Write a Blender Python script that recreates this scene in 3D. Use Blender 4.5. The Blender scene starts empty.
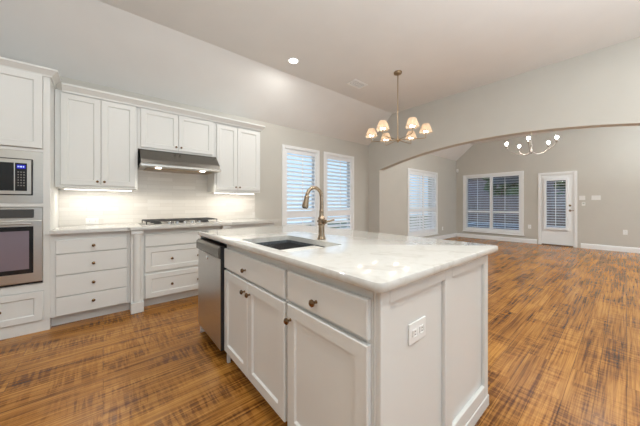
import bpy, bmesh, math, random
from mathutils import Vector, Matrix
random.seed(4)
C = bpy.context.scene.collection
PI = math.pi
sc = bpy.context.scene

# ------------------------------------------------------------------ camera, world, exposure
cam = bpy.data.cameras.new('camera'); camo = bpy.data.objects.new('camera', cam); C.objects.link(camo)
camo.location = (0, 0, 1.19); camo.rotation_euler = (PI/2, 0, -math.radians(40.05))
cam.sensor_fit = 'HORIZONTAL'; cam.sensor_width = 36; cam.lens = 257.94/640*36
cam.shift_y = -(213-203.8)/640; cam.clip_start = 0.05; cam.clip_end = 200
sc.camera = camo
w = bpy.data.worlds.new('sky'); sc.world = w; w.use_nodes = True
wn = w.node_tree; bg = wn.nodes['Background']
tc = wn.nodes.new('ShaderNodeTexCoord'); sp = wn.nodes.new('ShaderNodeSeparateXYZ'); rp = wn.nodes.new('ShaderNodeValToRGB')
wn.links.new(tc.outputs['Generated'], sp.inputs[0]); wn.links.new(sp.outputs['Z'], rp.inputs[0]); wn.links.new(rp.outputs[0], bg.inputs[0])
e = rp.color_ramp.elements
e[0].position = 0; e[0].color = (0.66, 0.83, 1.0, 1); e[1].position = 0.8; e[1].color = (0.30, 0.52, 0.95, 1)
bg.inputs[1].default_value = 1.15
def lamp(name, kind, loc, power, color=(1, .95, .88), rot=(0, 0, 0), **k):
    l = bpy.data.lights.new(name, kind); l.energy = power; l.color = color
    for a, b in k.items(): setattr(l, a, b)
    o = bpy.data.objects.new(name, l); C.objects.link(o); o.location = loc; o.rotation_euler = rot
    return o
lamp('ceiling_fill_kitchen', 'AREA', (.3, -1.5, 1.2), 115, (.87, .95, 1), (PI, 0, 0), shape='DISK', size=1.6)  # added fill lamp out of view, aimed up to brighten the kitchen ceiling
lamp('ceiling_fill_arch', 'AREA', (2.3, -1.2, 1.1), 65, (.87, .95, 1), (PI, 0, 0), shape='DISK', size=1.2)  # second added fill, unseen, lifts the ceiling towards the arch
lamp('ceiling_fill_far', 'AREA', (7.2, -1.9, 1.6), 135, (.87, .95, 1), (PI, 0, 0), shape='DISK', size=1.6)  # unseen fill lamp added to brighten the far room
sc.view_settings.view_transform = 'Standard'; sc.view_settings.look = 'None'
sc.view_settings.exposure = 0.24; sc.view_settings.gamma = 1; sc.view_settings.use_curve_mapping = False

# ------------------------------------------------------------------ materials
def mat(name, col, rough=.5, metal=0, **k):
    m = bpy.data.materials.new(name); m.use_nodes = True
    b = m.node_tree.nodes['Principled BSDF']
    b.inputs['Base Color'].default_value = (*col, 1); b.inputs['Roughness'].default_value = rough
    b.inputs['Metallic'].default_value = metal
    for a, v in k.items(): b.inputs[a.replace('_', ' ')].default_value = v
    return m
def nd(m, t, **k):
    n = m.node_tree.nodes.new(t)
    for a, v in k.items(): setattr(n, a, v)
    return n
def lk(m, a, b): m.node_tree.links.new(a, b)
def noisy(name, col, rough, amt=.04, scale=6, bump=.0, bscale=180, metal=0, stretch=(1, 1, 1)):
    m = mat(name, col, rough, metal); b = m.node_tree.nodes['Principled BSDF']
    t = nd(m, 'ShaderNodeTexCoord'); mp = nd(m, 'ShaderNodeMapping'); mp.inputs['Scale'].default_value = stretch
    lk(m, t.outputs['Object'], mp.inputs[0])
    n = nd(m, 'ShaderNodeTexNoise'); n.inputs['Scale'].default_value = scale; n.inputs['Detail'].default_value = 5
    lk(m, mp.outputs[0], n.inputs[0])
    r = nd(m, 'ShaderNodeValToRGB')
    r.color_ramp.elements[0].color = (*[c*(1-amt) for c in col], 1); r.color_ramp.elements[0].position = .3
    r.color_ramp.elements[1].color = (*[min(1, c*(1+amt)) for c in col], 1); r.color_ramp.elements[1].position = .7
    lk(m, n.outputs[0], r.inputs[0]); lk(m, r.outputs[0], b.inputs['Base Color'])
    if bump:
        n2 = nd(m, 'ShaderNodeTexNoise'); n2.inputs['Scale'].default_value = bscale
        lk(m, mp.outputs[0], n2.inputs[0])
        bp = nd(m, 'ShaderNodeBump'); bp.inputs['Strength'].default_value = bump; bp.inputs['Distance'].default_value = .002
        lk(m, n2.outputs[0], bp.inputs['Height']); lk(m, bp.outputs[0], b.inputs['Normal'])
    return m
M = {}
M['wall'] = noisy('wall_paint', (.57, .55, .50), .7, .015, 3, .25, 150)
M['ceil'] = noisy('ceiling_paint', (.76, .745, .72), .8, .015, 3, .25, 120)
M['trim'] = mat('trim_paint', (.86, .87, .87), .35)
M['cab'] = noisy('cabinet_paint', (.745, .745, .72), .32, .01, 3)
M['shut'] = mat('shutter_paint', (.86, .88, .90), .4)
M['dark'] = mat('dark_plastic', (.015, .015, .018), .35)
M['black_glass'] = mat('black_glass', (.012, .014, .018), .05)
M['oven_glass_reflection'] = mat('oven_glass_reflection', (.26, .22, .27), .12, .3)  # purple-grey base colour paints in the reflection on the oven window
M['steel'] = noisy('brushed_steel', (.58, .57, .55), .30, .06, 30, .12, 60, 1, (1, 1, 14))
M['steel_h'] = noisy('brushed_steel_wide', (.56, .53, .485), .28, .06, 30, .12, 60, 1, (.5, 1, 14))
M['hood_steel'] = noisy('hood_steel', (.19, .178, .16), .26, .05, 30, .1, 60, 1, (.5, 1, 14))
M['sink'] = noisy('sink_composite', (.10, .11, .12), .4, .5, 60, 0)
M['chrome'] = mat('polished_steel', (.75, .75, .75), .1, 1)
M['brass'] = mat('champagne_bronze', (.40, .31, .22), .22, 1)
M['knob'] = mat('aged_bronze_knob', (.25, .155, .085), .25, 1)
M['gold'] = mat('satin_brass', (.40, .29, .18), .3, 1)
M['iron'] = mat('cast_iron', (.03, .03, .03), .55)
M['plate'] = mat('white_plate', (.86, .86, .84), .35)
M['board'] = mat('cream_board', (.78, .75, .68), .3)
M['concrete'] = noisy('patio_concrete', (.55, .53, .50), .8, .1, 3)
M['wood_ext'] = noisy('fence_wood', (.30, .22, .20), .8, .25, 2, stretch=(1, 6, .4))
M['leaf'] = noisy('foliage', (.09, .13, .04), .7, .5, 8)
M['bark'] = mat('bark', (.16, .11, .08), .9)
M['roof'] = noisy('roof_shingle', (.14, .13, .14), .9, .2, 8)
M['soffit'] = mat('patio_soffit', (.22, .23, .25), .8)
M['water'] = mat('pool_water', (.02, .20, .26), .08)
M['light_siding'] = mat('pale_siding', (.62, .70, .80), .8)
def emit(name, col, s):
    m = bpy.data.materials.new(name); m.use_nodes = True; nt = m.node_tree; nt.nodes.clear()
    o = nt.nodes.new('ShaderNodeOutputMaterial'); x = nt.nodes.new('ShaderNodeEmission')
    x.inputs[0].default_value = (*col, 1); x.inputs[1].default_value = s; nt.links.new(x.outputs[0], o.inputs[0]); return m
M['bulb'] = emit('lit_bulb', (1, .90, .76), 9)
M['bulb2'] = emit('lit_clear_bulb', (1, .96, .90), 30)
M['down'] = emit('lit_downlight', (1, .96, .9), 14)
M['led'] = emit('led_strip', (1, .97, .92), 10)
M['display'] = emit('blue_display', (.03, .03, .5), .8)
M['digits'] = emit('display_digits', (.5, .6, 1), 1.5)
def glass():
    m = bpy.data.materials.new('window_glass'); m.use_nodes = True; nt = m.node_tree; nt.nodes.clear()
    o = nt.nodes.new('ShaderNodeOutputMaterial'); t = nt.nodes.new('ShaderNodeBsdfTransparent'); g = nt.nodes.new('ShaderNodeBsdfGlossy')
    t.inputs[0].default_value = (.93, .96, .97, 1)
    g.inputs['Roughness'].default_value = .02
    x = nt.nodes.new('ShaderNodeMixShader'); x.inputs[0].default_value = .05; nt.links.new(t.outputs[0], x.inputs[1])
    nt.links.new(g.outputs[0], x.inputs[2]); nt.links.new(x.outputs[0], o.inputs[0]); return m
M['glass'] = glass()
def shade():
    m = bpy.data.materials.new('pleated_shade_fabric'); m.use_nodes = True; nt = m.node_tree; nt.nodes.clear()
    o = nt.nodes.new('ShaderNodeOutputMaterial'); t = nt.nodes.new('ShaderNodeBsdfTranslucent'); g = nt.nodes.new('ShaderNodeBsdfDiffuse')
    t.inputs[0].default_value = (.75, .55, .38, 1); g.inputs[0].default_value = (.66, .54, .42, 1)
    x = nt.nodes.new('ShaderNodeMixShader'); x.inputs[0].default_value = .35; nt.links.new(g.outputs[0], x.inputs[1]); nt.links.new(t.outputs[0], x.inputs[2])
    nt.links.new(x.outputs[0], o.inputs[0]); return m
M['shade'] = shade()
def quartz():
    m = mat('cream_quartz', (.8, .78, .74), .07); b = m.node_tree.nodes['Principled BSDF']
    t = nd(m, 'ShaderNodeTexCoord'); n = nd(m, 'ShaderNodeTexNoise'); n.inputs['Scale'].default_value = 2.2; n.inputs['Detail'].default_value = 9
    n.inputs['Distortion'].default_value = 1.2; lk(m, t.outputs['Object'], n.inputs[0])
    r = nd(m, 'ShaderNodeValToRGB'); el = r.color_ramp.elements
    el[0].position = .46; el[0].color = (.66, .65, .615, 1); el[1].position = .54; el[1].color = (.655, .64, .605, 1)
    k = el.new(.5); k.color = (.585, .565, .525, 1)
    lk(m, n.outputs[0], r.inputs[0])
    n2 = nd(m, 'ShaderNodeTexNoise'); n2.inputs['Scale'].default_value = 30; n2.inputs['Detail'].default_value = 4
    lk(m, t.outputs['Object'], n2.inputs[0])
    r2 = nd(m, 'ShaderNodeValToRGB'); r2.color_ramp.elements[0].position = .3; r2.color_ramp.elements[0].color = (.95, .945, .93, 1); r2.color_ramp.elements[1].position = .5; r2.color_ramp.elements[1].color = (1, 1, 1, 1)
    lk(m, n2.outputs[0], r2.inputs[0])
    x = nd(m, 'ShaderNodeMix', data_type='RGBA', blend_type='MULTIPLY'); x.inputs[0].default_value = 1
    lk(m, r.outputs[0], x.inputs[6]); lk(m, r2.outputs[0], x.inputs[7]); lk(m, x.outputs[2], b.inputs['Base Color'])
    return m
M['quartz'] = quartz()
def tiles():
    m = mat('splash_tile', (.75, .72, .67), .22); b = m.node_tree.nodes['Principled BSDF']
    t = nd(m, 'ShaderNodeTexCoord'); s = nd(m, 'ShaderNodeSeparateXYZ'); c = nd(m, 'ShaderNodeCombineXYZ')
    lk(m, t.outputs['Object'], s.inputs[0]); lk(m, s.outputs[0], c.inputs[0]); lk(m, s.outputs[2], c.inputs[1])
    k = nd(m, 'ShaderNodeTexBrick'); lk(m, c.outputs[0], k.inputs[0])
    k.inputs['Color1'].default_value = (.76, .73, .68, 1); k.inputs['Color2'].default_value = (.68, .645, .59, 1); k.inputs['Mortar'].default_value = (.62, .59, .54, 1)
    k.inputs['Scale'].default_value = 1; k.inputs['Brick Width'].default_value = .30; k.inputs['Row Height'].default_value = .05; k.inputs['Mortar Size'].default_value = .0015
    lk(m, k.outputs[0], b.inputs['Base Color'])
    bp = nd(m, 'ShaderNodeBump'); bp.invert = True; bp.inputs['Strength'].default_value = .4; bp.inputs['Distance'].default_value = .002
    lk(m, k.outputs['Fac'], bp.inputs['Height']); lk(m, bp.outputs[0], b.inputs['Normal'])
    return m
M['tile'] = tiles()
def brickwall():
    m = mat('brick', (.4, .25, .2), .85); b = m.node_tree.nodes['Principled BSDF']
    t = nd(m, 'ShaderNodeTexCoord'); s = nd(m, 'ShaderNodeSeparateXYZ'); c = nd(m, 'ShaderNodeCombineXYZ')
    lk(m, t.outputs['Object'], s.inputs[0]); lk(m, s.outputs[1], c.inputs[0]); lk(m, s.outputs[2], c.inputs[1])
    k = nd(m, 'ShaderNodeTexBrick'); lk(m, c.outputs[0], k.inputs[0]); k.inputs['Scale'].default_value = 1
    k.inputs['Color1'].default_value = (.34, .24, .24, 1); k.inputs['Color2'].default_value = (.25, .17, .18, 1); k.inputs['Mortar'].default_value = (.4, .37, .36, 1)
    k.inputs['Brick Width'].default_value = .22; k.inputs['Row Height'].default_value = .075; k.inputs['Mortar Size'].default_value = .006
    lk(m, k.outputs[0], b.inputs['Base Color']); return m
M['brick'] = brickwall()
def floor_mat():
    m = mat('scraped_hardwood', (.3, .14, .05), .3, Specular_IOR_Level=.36); b = m.node_tree.nodes['Principled BSDF']
    t = nd(m, 'ShaderNodeTexCoord')
    k = nd(m, 'ShaderNodeTexBrick'); lk(m, t.outputs['Object'], k.inputs[0])
    k.offset = .37; k.inputs['Scale'].default_value = 1; k.inputs['Brick Width'].default_value = 1.3; k.inputs['Row Height'].default_value = .127
    k.inputs['Mortar Size'].default_value = .0012; k.inputs['Mortar Smooth'].default_value = .3; k.inputs['Bias'].default_value = 0
    k.inputs['Color1'].default_value = (0, 0, 0, 1); k.inputs['Color2'].default_value = (1, 1, 1, 1); k.inputs['Mortar'].default_value = (.5, .5, .5, 1)
    # grain: stretched along the boards, shifted from board to board
    sh = nd(m, 'ShaderNodeVectorMath', operation='MULTIPLY_ADD'); lk(m, k.outputs[0], sh.inputs[0]); sh.inputs[1].default_value = (7, 3, 5); lk(m, t.outputs['Object'], sh.inputs[2])
    mp = nd(m, 'ShaderNodeMapping'); mp.inputs['Scale'].default_value = (1.8, 70, 1); lk(m, sh.outputs[0], mp.inputs[0])
    g = nd(m, 'ShaderNodeTexNoise'); g.inputs['Scale'].default_value = 1; g.inputs['Detail'].default_value = 8; g.inputs['Roughness'].default_value = .62; g.inputs['Distortion'].default_value = .6; lk(m, mp.outputs[0], g.inputs[0])
    # chatter: dark short bands across the boards
    mp2 = nd(m, 'ShaderNodeMapping'); mp2.inputs['Scale'].default_value = (40, 4, 1); mp2.inputs['Rotation'].default_value = (0, 0, .05); lk(m, t.outputs['Object'], mp2.inputs[0])
    c = nd(m, 'ShaderNodeTexNoise'); c.inputs['Scale'].default_value = 1; c.inputs['Detail'].default_value = 5; c.inputs['Distortion'].default_value = .8; lk(m, mp2.outputs[0], c.inputs[0])
    # large tone patches
    mp3 = nd(m, 'ShaderNodeMapping'); mp3.inputs['Scale'].default_value = (.9, 4, 1); lk(m, sh.outputs[0], mp3.inputs[0])
    p = nd(m, 'ShaderNodeTexNoise'); p.inputs['Scale'].default_value = 1.3; p.inputs['Detail'].default_value = 4; lk(m, mp3.outputs[0], p.inputs[0])
    def math_(op, a, b_, v=None):
        n = nd(m, 'ShaderNodeMath', operation=op)
        if a is not None: lk(m, a, n.inputs[0])
        if b_ is not None: lk(m, b_, n.inputs[1])
        if v is not None: n.inputs[1].default_value = v
        return n.outputs[0]
    mp4 = nd(m, 'ShaderNodeMapping'); mp4.inputs['Scale'].default_value = (1.1, 3.2, 1); lk(m, t.outputs['Object'], mp4.inputs[0])
    q = nd(m, 'ShaderNodeTexNoise'); q.inputs['Scale'].default_value = 1.6; q.inputs['Detail'].default_value = 2; lk(m, mp4.outputs[0], q.inputs[0])
    def ramp(src, a, b_):
        n = nd(m, 'ShaderNodeMapRange', interpolation_type='SMOOTHSTEP'); n.inputs[1].default_value = a; n.inputs[2].default_value = b_; lk(m, src, n.inputs[0]); return n.outputs[0]
    chat = math_('MULTIPLY', ramp(c.outputs[0], .58, .42), ramp(q.outputs[0], .36, .62))
    s1 = math_('MULTIPLY', g.outputs[0], None, .66)
    s2 = math_('MULTIPLY', chat, None, -.09)
    s3 = math_('MULTIPLY', p.outputs[0], None, .28)
    s4 = math_('MULTIPLY', k.outputs[0], None, .04)
    s = math_('ADD', math_('ADD', s1, s2), math_('ADD', s3, s4))
    r = nd(m, 'ShaderNodeValToRGB'); el = r.color_ramp.elements
    el[0].position = .27; el[0].color = (.05, .017, .004, 1); el[1].position = .60; el[1].color = (.56, .262, .055, 1)
    a = el.new(.37); a.color = (.15, .053, .010, 1); a = el.new(.46); a.color = (.34, .140, .025, 1)
    lk(m, s, r.inputs[0])
    x = nd(m, 'ShaderNodeMix', data_type='RGBA', blend_type='MULTIPLY')
    lk(m, k.outputs['Fac'], x.inputs[0]); lk(m, r.outputs[0], x.inputs[6]); x.inputs[7].default_value = (.25, .2, .15, 1)
    lk(m, x.outputs[2], b.inputs['Base Color'])
    rr = nd(m, 'ShaderNodeMapRange'); rr.inputs[3].default_value = .20; rr.inputs[4].default_value = .30; lk(m, g.outputs[0], rr.inputs[0]); lk(m, rr.outputs[0], b.inputs['Roughness'])
    hh = math_('SUBTRACT', math_('ADD', math_('MULTIPLY', c.outputs[0], None, .9), math_('MULTIPLY', g.outputs[0], None, .2)), k.outputs['Fac'])
    bp = nd(m, 'ShaderNodeBump'); bp.inputs['Strength'].default_value = .35; bp.inputs['Distance'].default_value = .003
    lk(m, hh, bp.inputs['Height']); lk(m, bp.outputs[0], b.inputs['Normal'])
    return m
M['floor'] = floor_mat()

# ------------------------------------------------------------------ helpers
def root_loc(p):
    v = Vector((0, 0, 0))
    while p is not None: v += p.location; p = p.parent
    return v
def obj(name, bm, m, parent=None, smooth=False, flat_angle=35):
    """link bm (world coordinates) as one mesh object; under a parent its own origin stays the parent's"""
    if parent is not None: bmesh.ops.translate(bm, verts=bm.verts, vec=-root_loc(parent))
    bmesh.ops.recalc_face_normals(bm, faces=bm.faces)
    me = bpy.data.meshes.new(name); bm.to_mesh(me); bm.free()
    if smooth:
        me.polygons.foreach_set('use_smooth', [True]*len(me.polygons)); me.set_sharp_from_angle(angle=math.radians(flat_angle))
    o = bpy.data.objects.new(name, me); C.objects.link(o)
    if isinstance(m, str): m = M[m]
    me.materials.append(m)
    o.parent = parent
    return o
def tag(o, label, cat=None, group=None, kind=None):
    if label: o['label'] = label
    if cat: o['category'] = cat
    if group: o['group'] = group
    if kind: o['kind'] = kind
    return o
def thing(name, loc, label, cat, group=None, kind=None):
    o = bpy.data.objects.new(name, None); C.objects.link(o); o.location = loc; o.empty_display_size = .1
    return tag(o, label, cat, group, kind)
def NB(): return bmesh.new()
def box(bm, x0, x1, y0, y1, z0, z1, bev=0, seg=2):
    t = bmesh.new(); bmesh.ops.create_cube(t, size=1)
    bmesh.ops.scale(t, verts=t.verts, vec=(abs(x1-x0), abs(y1-y0), abs(z1-z0)))
    bmesh.ops.translate(t, verts=t.verts, vec=((x0+x1)/2, (y0+y1)/2, (z0+z1)/2))
    if bev: bmesh.ops.bevel(t, geom=t.edges[:], offset=bev, segments=seg, affect='EDGES', profile=.5)
    merge(bm, t); return bm
def merge(bm, t, mtx=None):
    if mtx is not None: bmesh.ops.transform(t, matrix=mtx, verts=t.verts)
    vm = {}
    for v in t.verts: vm[v] = bm.verts.new(v.co)
    for f in t.faces:
        try: bm.faces.new([vm[v] for v in f.verts])
        except ValueError: pass
    t.free(); return bm
def lathe(bm, prof, n=20, mtx=None, cap=True):
    """prof: (radius, height) list about local z"""
    t = bmesh.new(); rings = []
    for r, h in prof:
        rings.append([t.verts.new((r*math.cos(2*PI*i/n), r*math.sin(2*PI*i/n), h)) for i in range(n)])
    for a, b in zip(rings, rings[1:]):
        for i in range(n): t.faces.new((a[i], a[(i+1) % n], b[(i+1) % n], b[i]))
    if cap: t.faces.new(rings[0][::-1]); t.faces.new(rings[-1])
    return merge(bm, t, mtx)
def T(x, y, z): return Matrix.Translation((x, y, z))
def RX(a): return Matrix.Rotation(a, 4, 'X')
def RY(a): return Matrix.Rotation(a, 4, 'Y')
def RZ(a): return Matrix.Rotation(a, 4, 'Z')
def tube(bm, pts, r, n=12):
    pts = [Vector(p) for p in pts]; rr = r if isinstance(r, (list, tuple)) else [r]*len(pts)
    prev = None; rings = []
    for i, p in enumerate(pts):
        d = (pts[min(i+1, len(pts)-1)]-pts[max(i-1, 0)]).normalized()
        if prev is None: u = d.orthogonal().normalized()
        else: u = (prev-d*prev.dot(d)).normalized()
        prev = u; v = d.cross(u)
        rings.append([bm.verts.new(p+rr[i]*(u*math.cos(2*PI*k/n)+v*math.sin(2*PI*k/n))) for k in range(n)])
    for a, b in zip(rings, rings[1:]):
        for i in range(n): bm.faces.new((a[i], a[(i+1) % n], b[(i+1) % n], b[i]))
    bm.faces.new(rings[0][::-1]); bm.faces.new(rings[-1]); return bm
def prism(bm, poly, axis, a, b):
    """extrude a closed 2D polygon along an axis: 'x' takes (y,z), 'y' takes (x,z), 'z' takes (x,y)"""
    f = {'x': lambda p, s: (s, p[0], p[1]), 'y': lambda p, s: (p[0], s, p[1]), 'z': lambda p, s: (p[0], p[1], s)}[axis]
    A = [bm.verts.new(f(p, a)) for p in poly]; B = [bm.verts.new(f(p, b)) for p in poly]
    n = len(poly)
    for i in range(n): bm.faces.new((A[i], A[(i+1) % n], B[(i+1) % n], B[i]))
    bm.faces.new(A[::-1]); bm.faces.new(B); return bm
def sweep(bm, path, prof):
    """path: xy polyline walked so that the room lies on its right; prof: (out, z)"""
    P = [Vector(p) for p in path]; rings = []
    for i, p in enumerate(P):
        ds = []
        if i > 0: ds.append((P[i]-P[i-1]).normalized())
        if i < len(P)-1: ds.append((P[i+1]-P[i]).normalized())
        ns = [Vector((d.y, -d.x)) for d in ds]
        if len(ns) == 2: nn = (ns[0]+ns[1]); nn = nn/(nn.length_squared/2) if nn.length > 1e-6 else ns[0]
        else: nn = ns[0]
        rings.append([bm.verts.new((p.x+nn.x*o, p.y+nn.y*o, z)) for o, z in prof])
    n = len(prof)
    for a, b in zip(rings, rings[1:]):
        for i in range(n): bm.faces.new((a[i], a[(i+1) % n], b[(i+1) % n], b[i]))
    bm.faces.new(rings[0][::-1]); bm.faces.new(rings[-1]); return bm
def ring_faces(bm, a, b):
    n = len(a)
    for i in range(n): bm.faces.new((a[i], a[(i+1) % n], b[(i+1) % n], b[i]))
def panel(w, h, t=.02, rail=.06, rec=.010):
    """shaker panel, front at y=0 facing -y, x 0..w, z 0..h; rail=0 gives a slab with eased edge"""
    bm = bmesh.new()
    def rect(i, y): return [bm.verts.new(p) for p in ((i, y, i), (w-i, y, i), (w-i, y, h-i), (i, y, h-i))]
    back = rect(0, t); side = rect(0, .004); front = rect(.004, 0)
    ring_faces(bm, back, side); ring_faces(bm, side, front); bm.faces.new(back[::-1])
    if rail:
        a = rect(rail, 0); b = rect(rail+.008, rec); ring_faces(bm, front, a); ring_faces(bm, a, b); bm.faces.new(b)
    else:
        bm.faces.new(front)
    return bm
FACE_Y = lambda x, y, z: T(x, y, z)                      # front looks to -Y, runs along +X
FACE_X = lambda x, y, z: T(x, y, z) @ RZ(-PI/2)          # front looks to -X, runs along -Y
def put(mtx, bm):
    bmesh.ops.transform(bm, matrix=mtx, verts=bm.verts); return bm
def knob(parent, mtx, label=None, s=1.0):
    b = NB(); lathe(b, [(.007*s, 0), (.0055*s, .006*s), (.005*s, .012*s), (.010*s, .016*s), (.0145*s, .021*s), (.0145*s, .026*s), (.009*s, .031*s), (.002*s, .032*s)], 16, mtx @ RX(PI/2))
    return obj('knob', b, 'knob', parent, True)
def rrect(x0, x1, y0, y1, r, n=5):
    pts = []
    for cx, cy, a0 in ((x1-r, y1-r, 0), (x0+r, y1-r, 90), (x0+r, y0+r, 180), (x1-r, y0+r, 270)):
        for i in range(n+1):
            a = math.radians(a0+90*i/n); pts.append((cx+r*math.cos(a), cy+r*math.sin(a)))
    return pts
def slab_loops(bm, x0, x1, y0, y1, z0, z1, r, hole=None, hr=.03):
    L = []
    e = .009
    for off, z in ((e, z1), (e*.4, z1-e*.2), (0, z1-e), (0, z0+e), (e*.4, z0+e*.2), (e, z0)):
        L.append([bm.verts.new((*p, z)) for p in rrect(x0+off, x1-off, y0+off, y1-off, max(r-off, .004))])
    for a, b in zip(L, L[1:]): ring_faces(bm, a, b)
    if hole:
        a = [bm.verts.new((*p, z1)) for p in rrect(*hole, hr)]; b = [bm.verts.new((*p, z0)) for p in rrect(*hole, hr)]
        ring_faces(bm, L[0], a); ring_faces(bm, a, b); ring_faces(bm, b, L[-1])
    else:
        bm.faces.new(L[0]); bm.faces.new(L[-1])
    return bm
def struct(name, bm, m, label=None, parent=None, **k):
    o = obj(name, bm, m, parent, **k)
    if parent is None: o['kind'] = 'structure'
    if label: o['label'] = label
    return o
def wall_with_holes(bm, axis, a0, a1, zt, thick0, thick1, holes, z0=0):
    """wall along an axis between a0..a1 and z0..zt with rectangular holes (a,b,z0,z1); built as slabs"""
    cuts = sorted(holes); pos = a0
    def put_(p, q, za, zb):
        if q-p < 1e-4 or zb-za < 1e-4: return
        if axis == 'x': box(bm, p, q, thick0, thick1, za, zb)
        else: box(bm, thick0, thick1, p, q, za, zb)
    for h0, h1, hz0, hz1 in cuts:
        put_(pos, h0, z0, zt); put_(h0, h1, z0, hz0); put_(h0, h1, hz1, zt); pos = h1
    put_(pos, a1, z0, zt)

# ------------------------------------------------------------------ room shell
YW, YF, XA, XA2, XF = 4.13, 4.0, 5.05, 5.22, 9.86
HW, HC, YB = 2.635, 3.245, 3.44         # wall height, flat ceiling height, where the slope starts
XMIN, YMIN = -2.6, -3.2
b = NB(); box(b, XMIN, XF+.15, YMIN, YW+.15, -.12, 0); struct('floor', b, 'floor', 'hand-scraped brown hardwood floor')
# windows in the side wall (kitchen) and far room
KW = [(2.60, 3.395, .38, 2.24), (3.62, 4.45, .38, 2.24)]
FLW = [(6.66, 8.32, .27, 2.15)]
BW = [(2.10, 3.70, .30, 2.13)]
BD = (.925, 1.630, 0, 2.03)
b = NB(); wall_with_holes(b, 'x', XMIN, XA2, HW+.02, YW, YW+.15, KW); struct('wall_left', b, 'wall', 'greige painted wall with cabinets and two windows')
b = NB(); wall_with_holes(b, 'x', XA2, XF, HW+.16, YF, YF+.28, FLW); struct('wall_far_left', b, 'wall', 'side wall of the far room with one shuttered window')
b = NB(); wall_with_holes(b, 'y', YMIN, YF+.28, HC+.1, XF, XF+.15, [BD]+BW); struct('wall_back', b, 'wall', 'back wall of the far room with window and patio door')
# arch wall: one polygon with the arch cut out
R = 8.58; yc = 1.45; zc = 2.325-R
def arch_z(y): return zc+math.sqrt(R*R-(y-yc)**2)
def top_z(y): return HC+.03 if y <= YB else HC+.03+(HW-HC-.01)*(y-YB)/(YW-YB)
ys = [YMIN, -.90]+[-.90+4.70*i/40 for i in range(1, 41)]+[YW]
ys = sorted(set(ys+[YB]))
lows, cols = [], []
for y in ys: lows.append(arch_z(y) if -.9 <= y <= 3.8 else 0)
b = NB(); V = {}
def av(y, z, x):
    k = (round(y, 4), round(z, 4), x)
    if k not in V: V[k] = b.verts.new((x, y, z))
    return V[k]
for ya, yb in zip(ys, ys[1:]):
    solid = yb <= -.9+1e-6 or ya >= 3.8-1e-6
    la, lb = (0, 0) if solid else (arch_z(ya), arch_z(yb))
    for x in (XA, XA2): b.faces.new((av(ya, la, x), av(yb, lb, x), av(yb, top_z(yb), x), av(ya, top_z(ya), x)))
    b.faces.new((av(ya, la, XA), av(yb, lb, XA), av(yb, lb, XA2), av(ya, la, XA2)))
    b.faces.new((av(ya, top_z(ya), XA), av(yb, top_z(yb), XA), av(yb, top_z(yb), XA2), av(ya, top_z(ya), XA2)))
for y in (-.90, 3.80): b.faces.new((av(y, 0, XA), av(y, arch_z(y), XA), av(y, arch_z(y), XA2), av(y, 0, XA2)))
for y in (YMIN, YW): b.faces.new((av(y, 0, XA), av(y, top_z(y), XA), av(y, top_z(y), XA2), av(y, 0, XA2)))
struct('wall_arch', b, 'wall', 'greige wall with a wide low arched opening')
b = NB()
prism(b, [(YMIN, HC), (YB, HC), (YW+.15, HW-.13), (YW+.15, HW+.1), (YB+.02, HC+.15), (YMIN, HC+.15)], 'x', XMIN, XF+.15)
bmesh.ops.triangulate(b, faces=[f for f in b.faces if len(f.verts) > 4])
struct('ceiling', b, 'ceil', 'painted ceiling sloping down to the cabinet wall')

b = NB(); wall_with_holes(b, 'y', YMIN, YW+.15, HC+.05, XMIN-.15, XMIN, [(2.2, 3.2, .9, 2.3)]); struct('wall_rear', b, 'wall', 'wall behind the camera with a window opening')
b = NB(); wall_with_holes(b, 'x', XMIN, XF+.15, HC+.05, YMIN-.15, YMIN, [(-1.2, 1.8, .1, 2.3), (6.2, 9.0, .1, 2.3)]); struct('wall_right', b, 'wall', 'wall right of the camera with two wide openings')
bprof = [(0, 0), (.016, 0), (.016, .10), (.012, .118), (.006, .128), (0, .13)]
def baseboard(name, path, label):
    b = NB(); sweep(b, path, bprof); struct(name, b, 'trim', label)
baseboard('baseboard_left', [(2.08, YW), (XA, YW), (XA, 3.80)], 'white baseboard under the kitchen windows')
baseboard('baseboard_far_left', [(XA2, YF), (XF, YF), (XF, 1.72)], 'white baseboard in the far room corner')
baseboard('baseboard_back', [(XF, .80), (XF, YMIN)], 'white baseboard right of the patio door')

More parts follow.
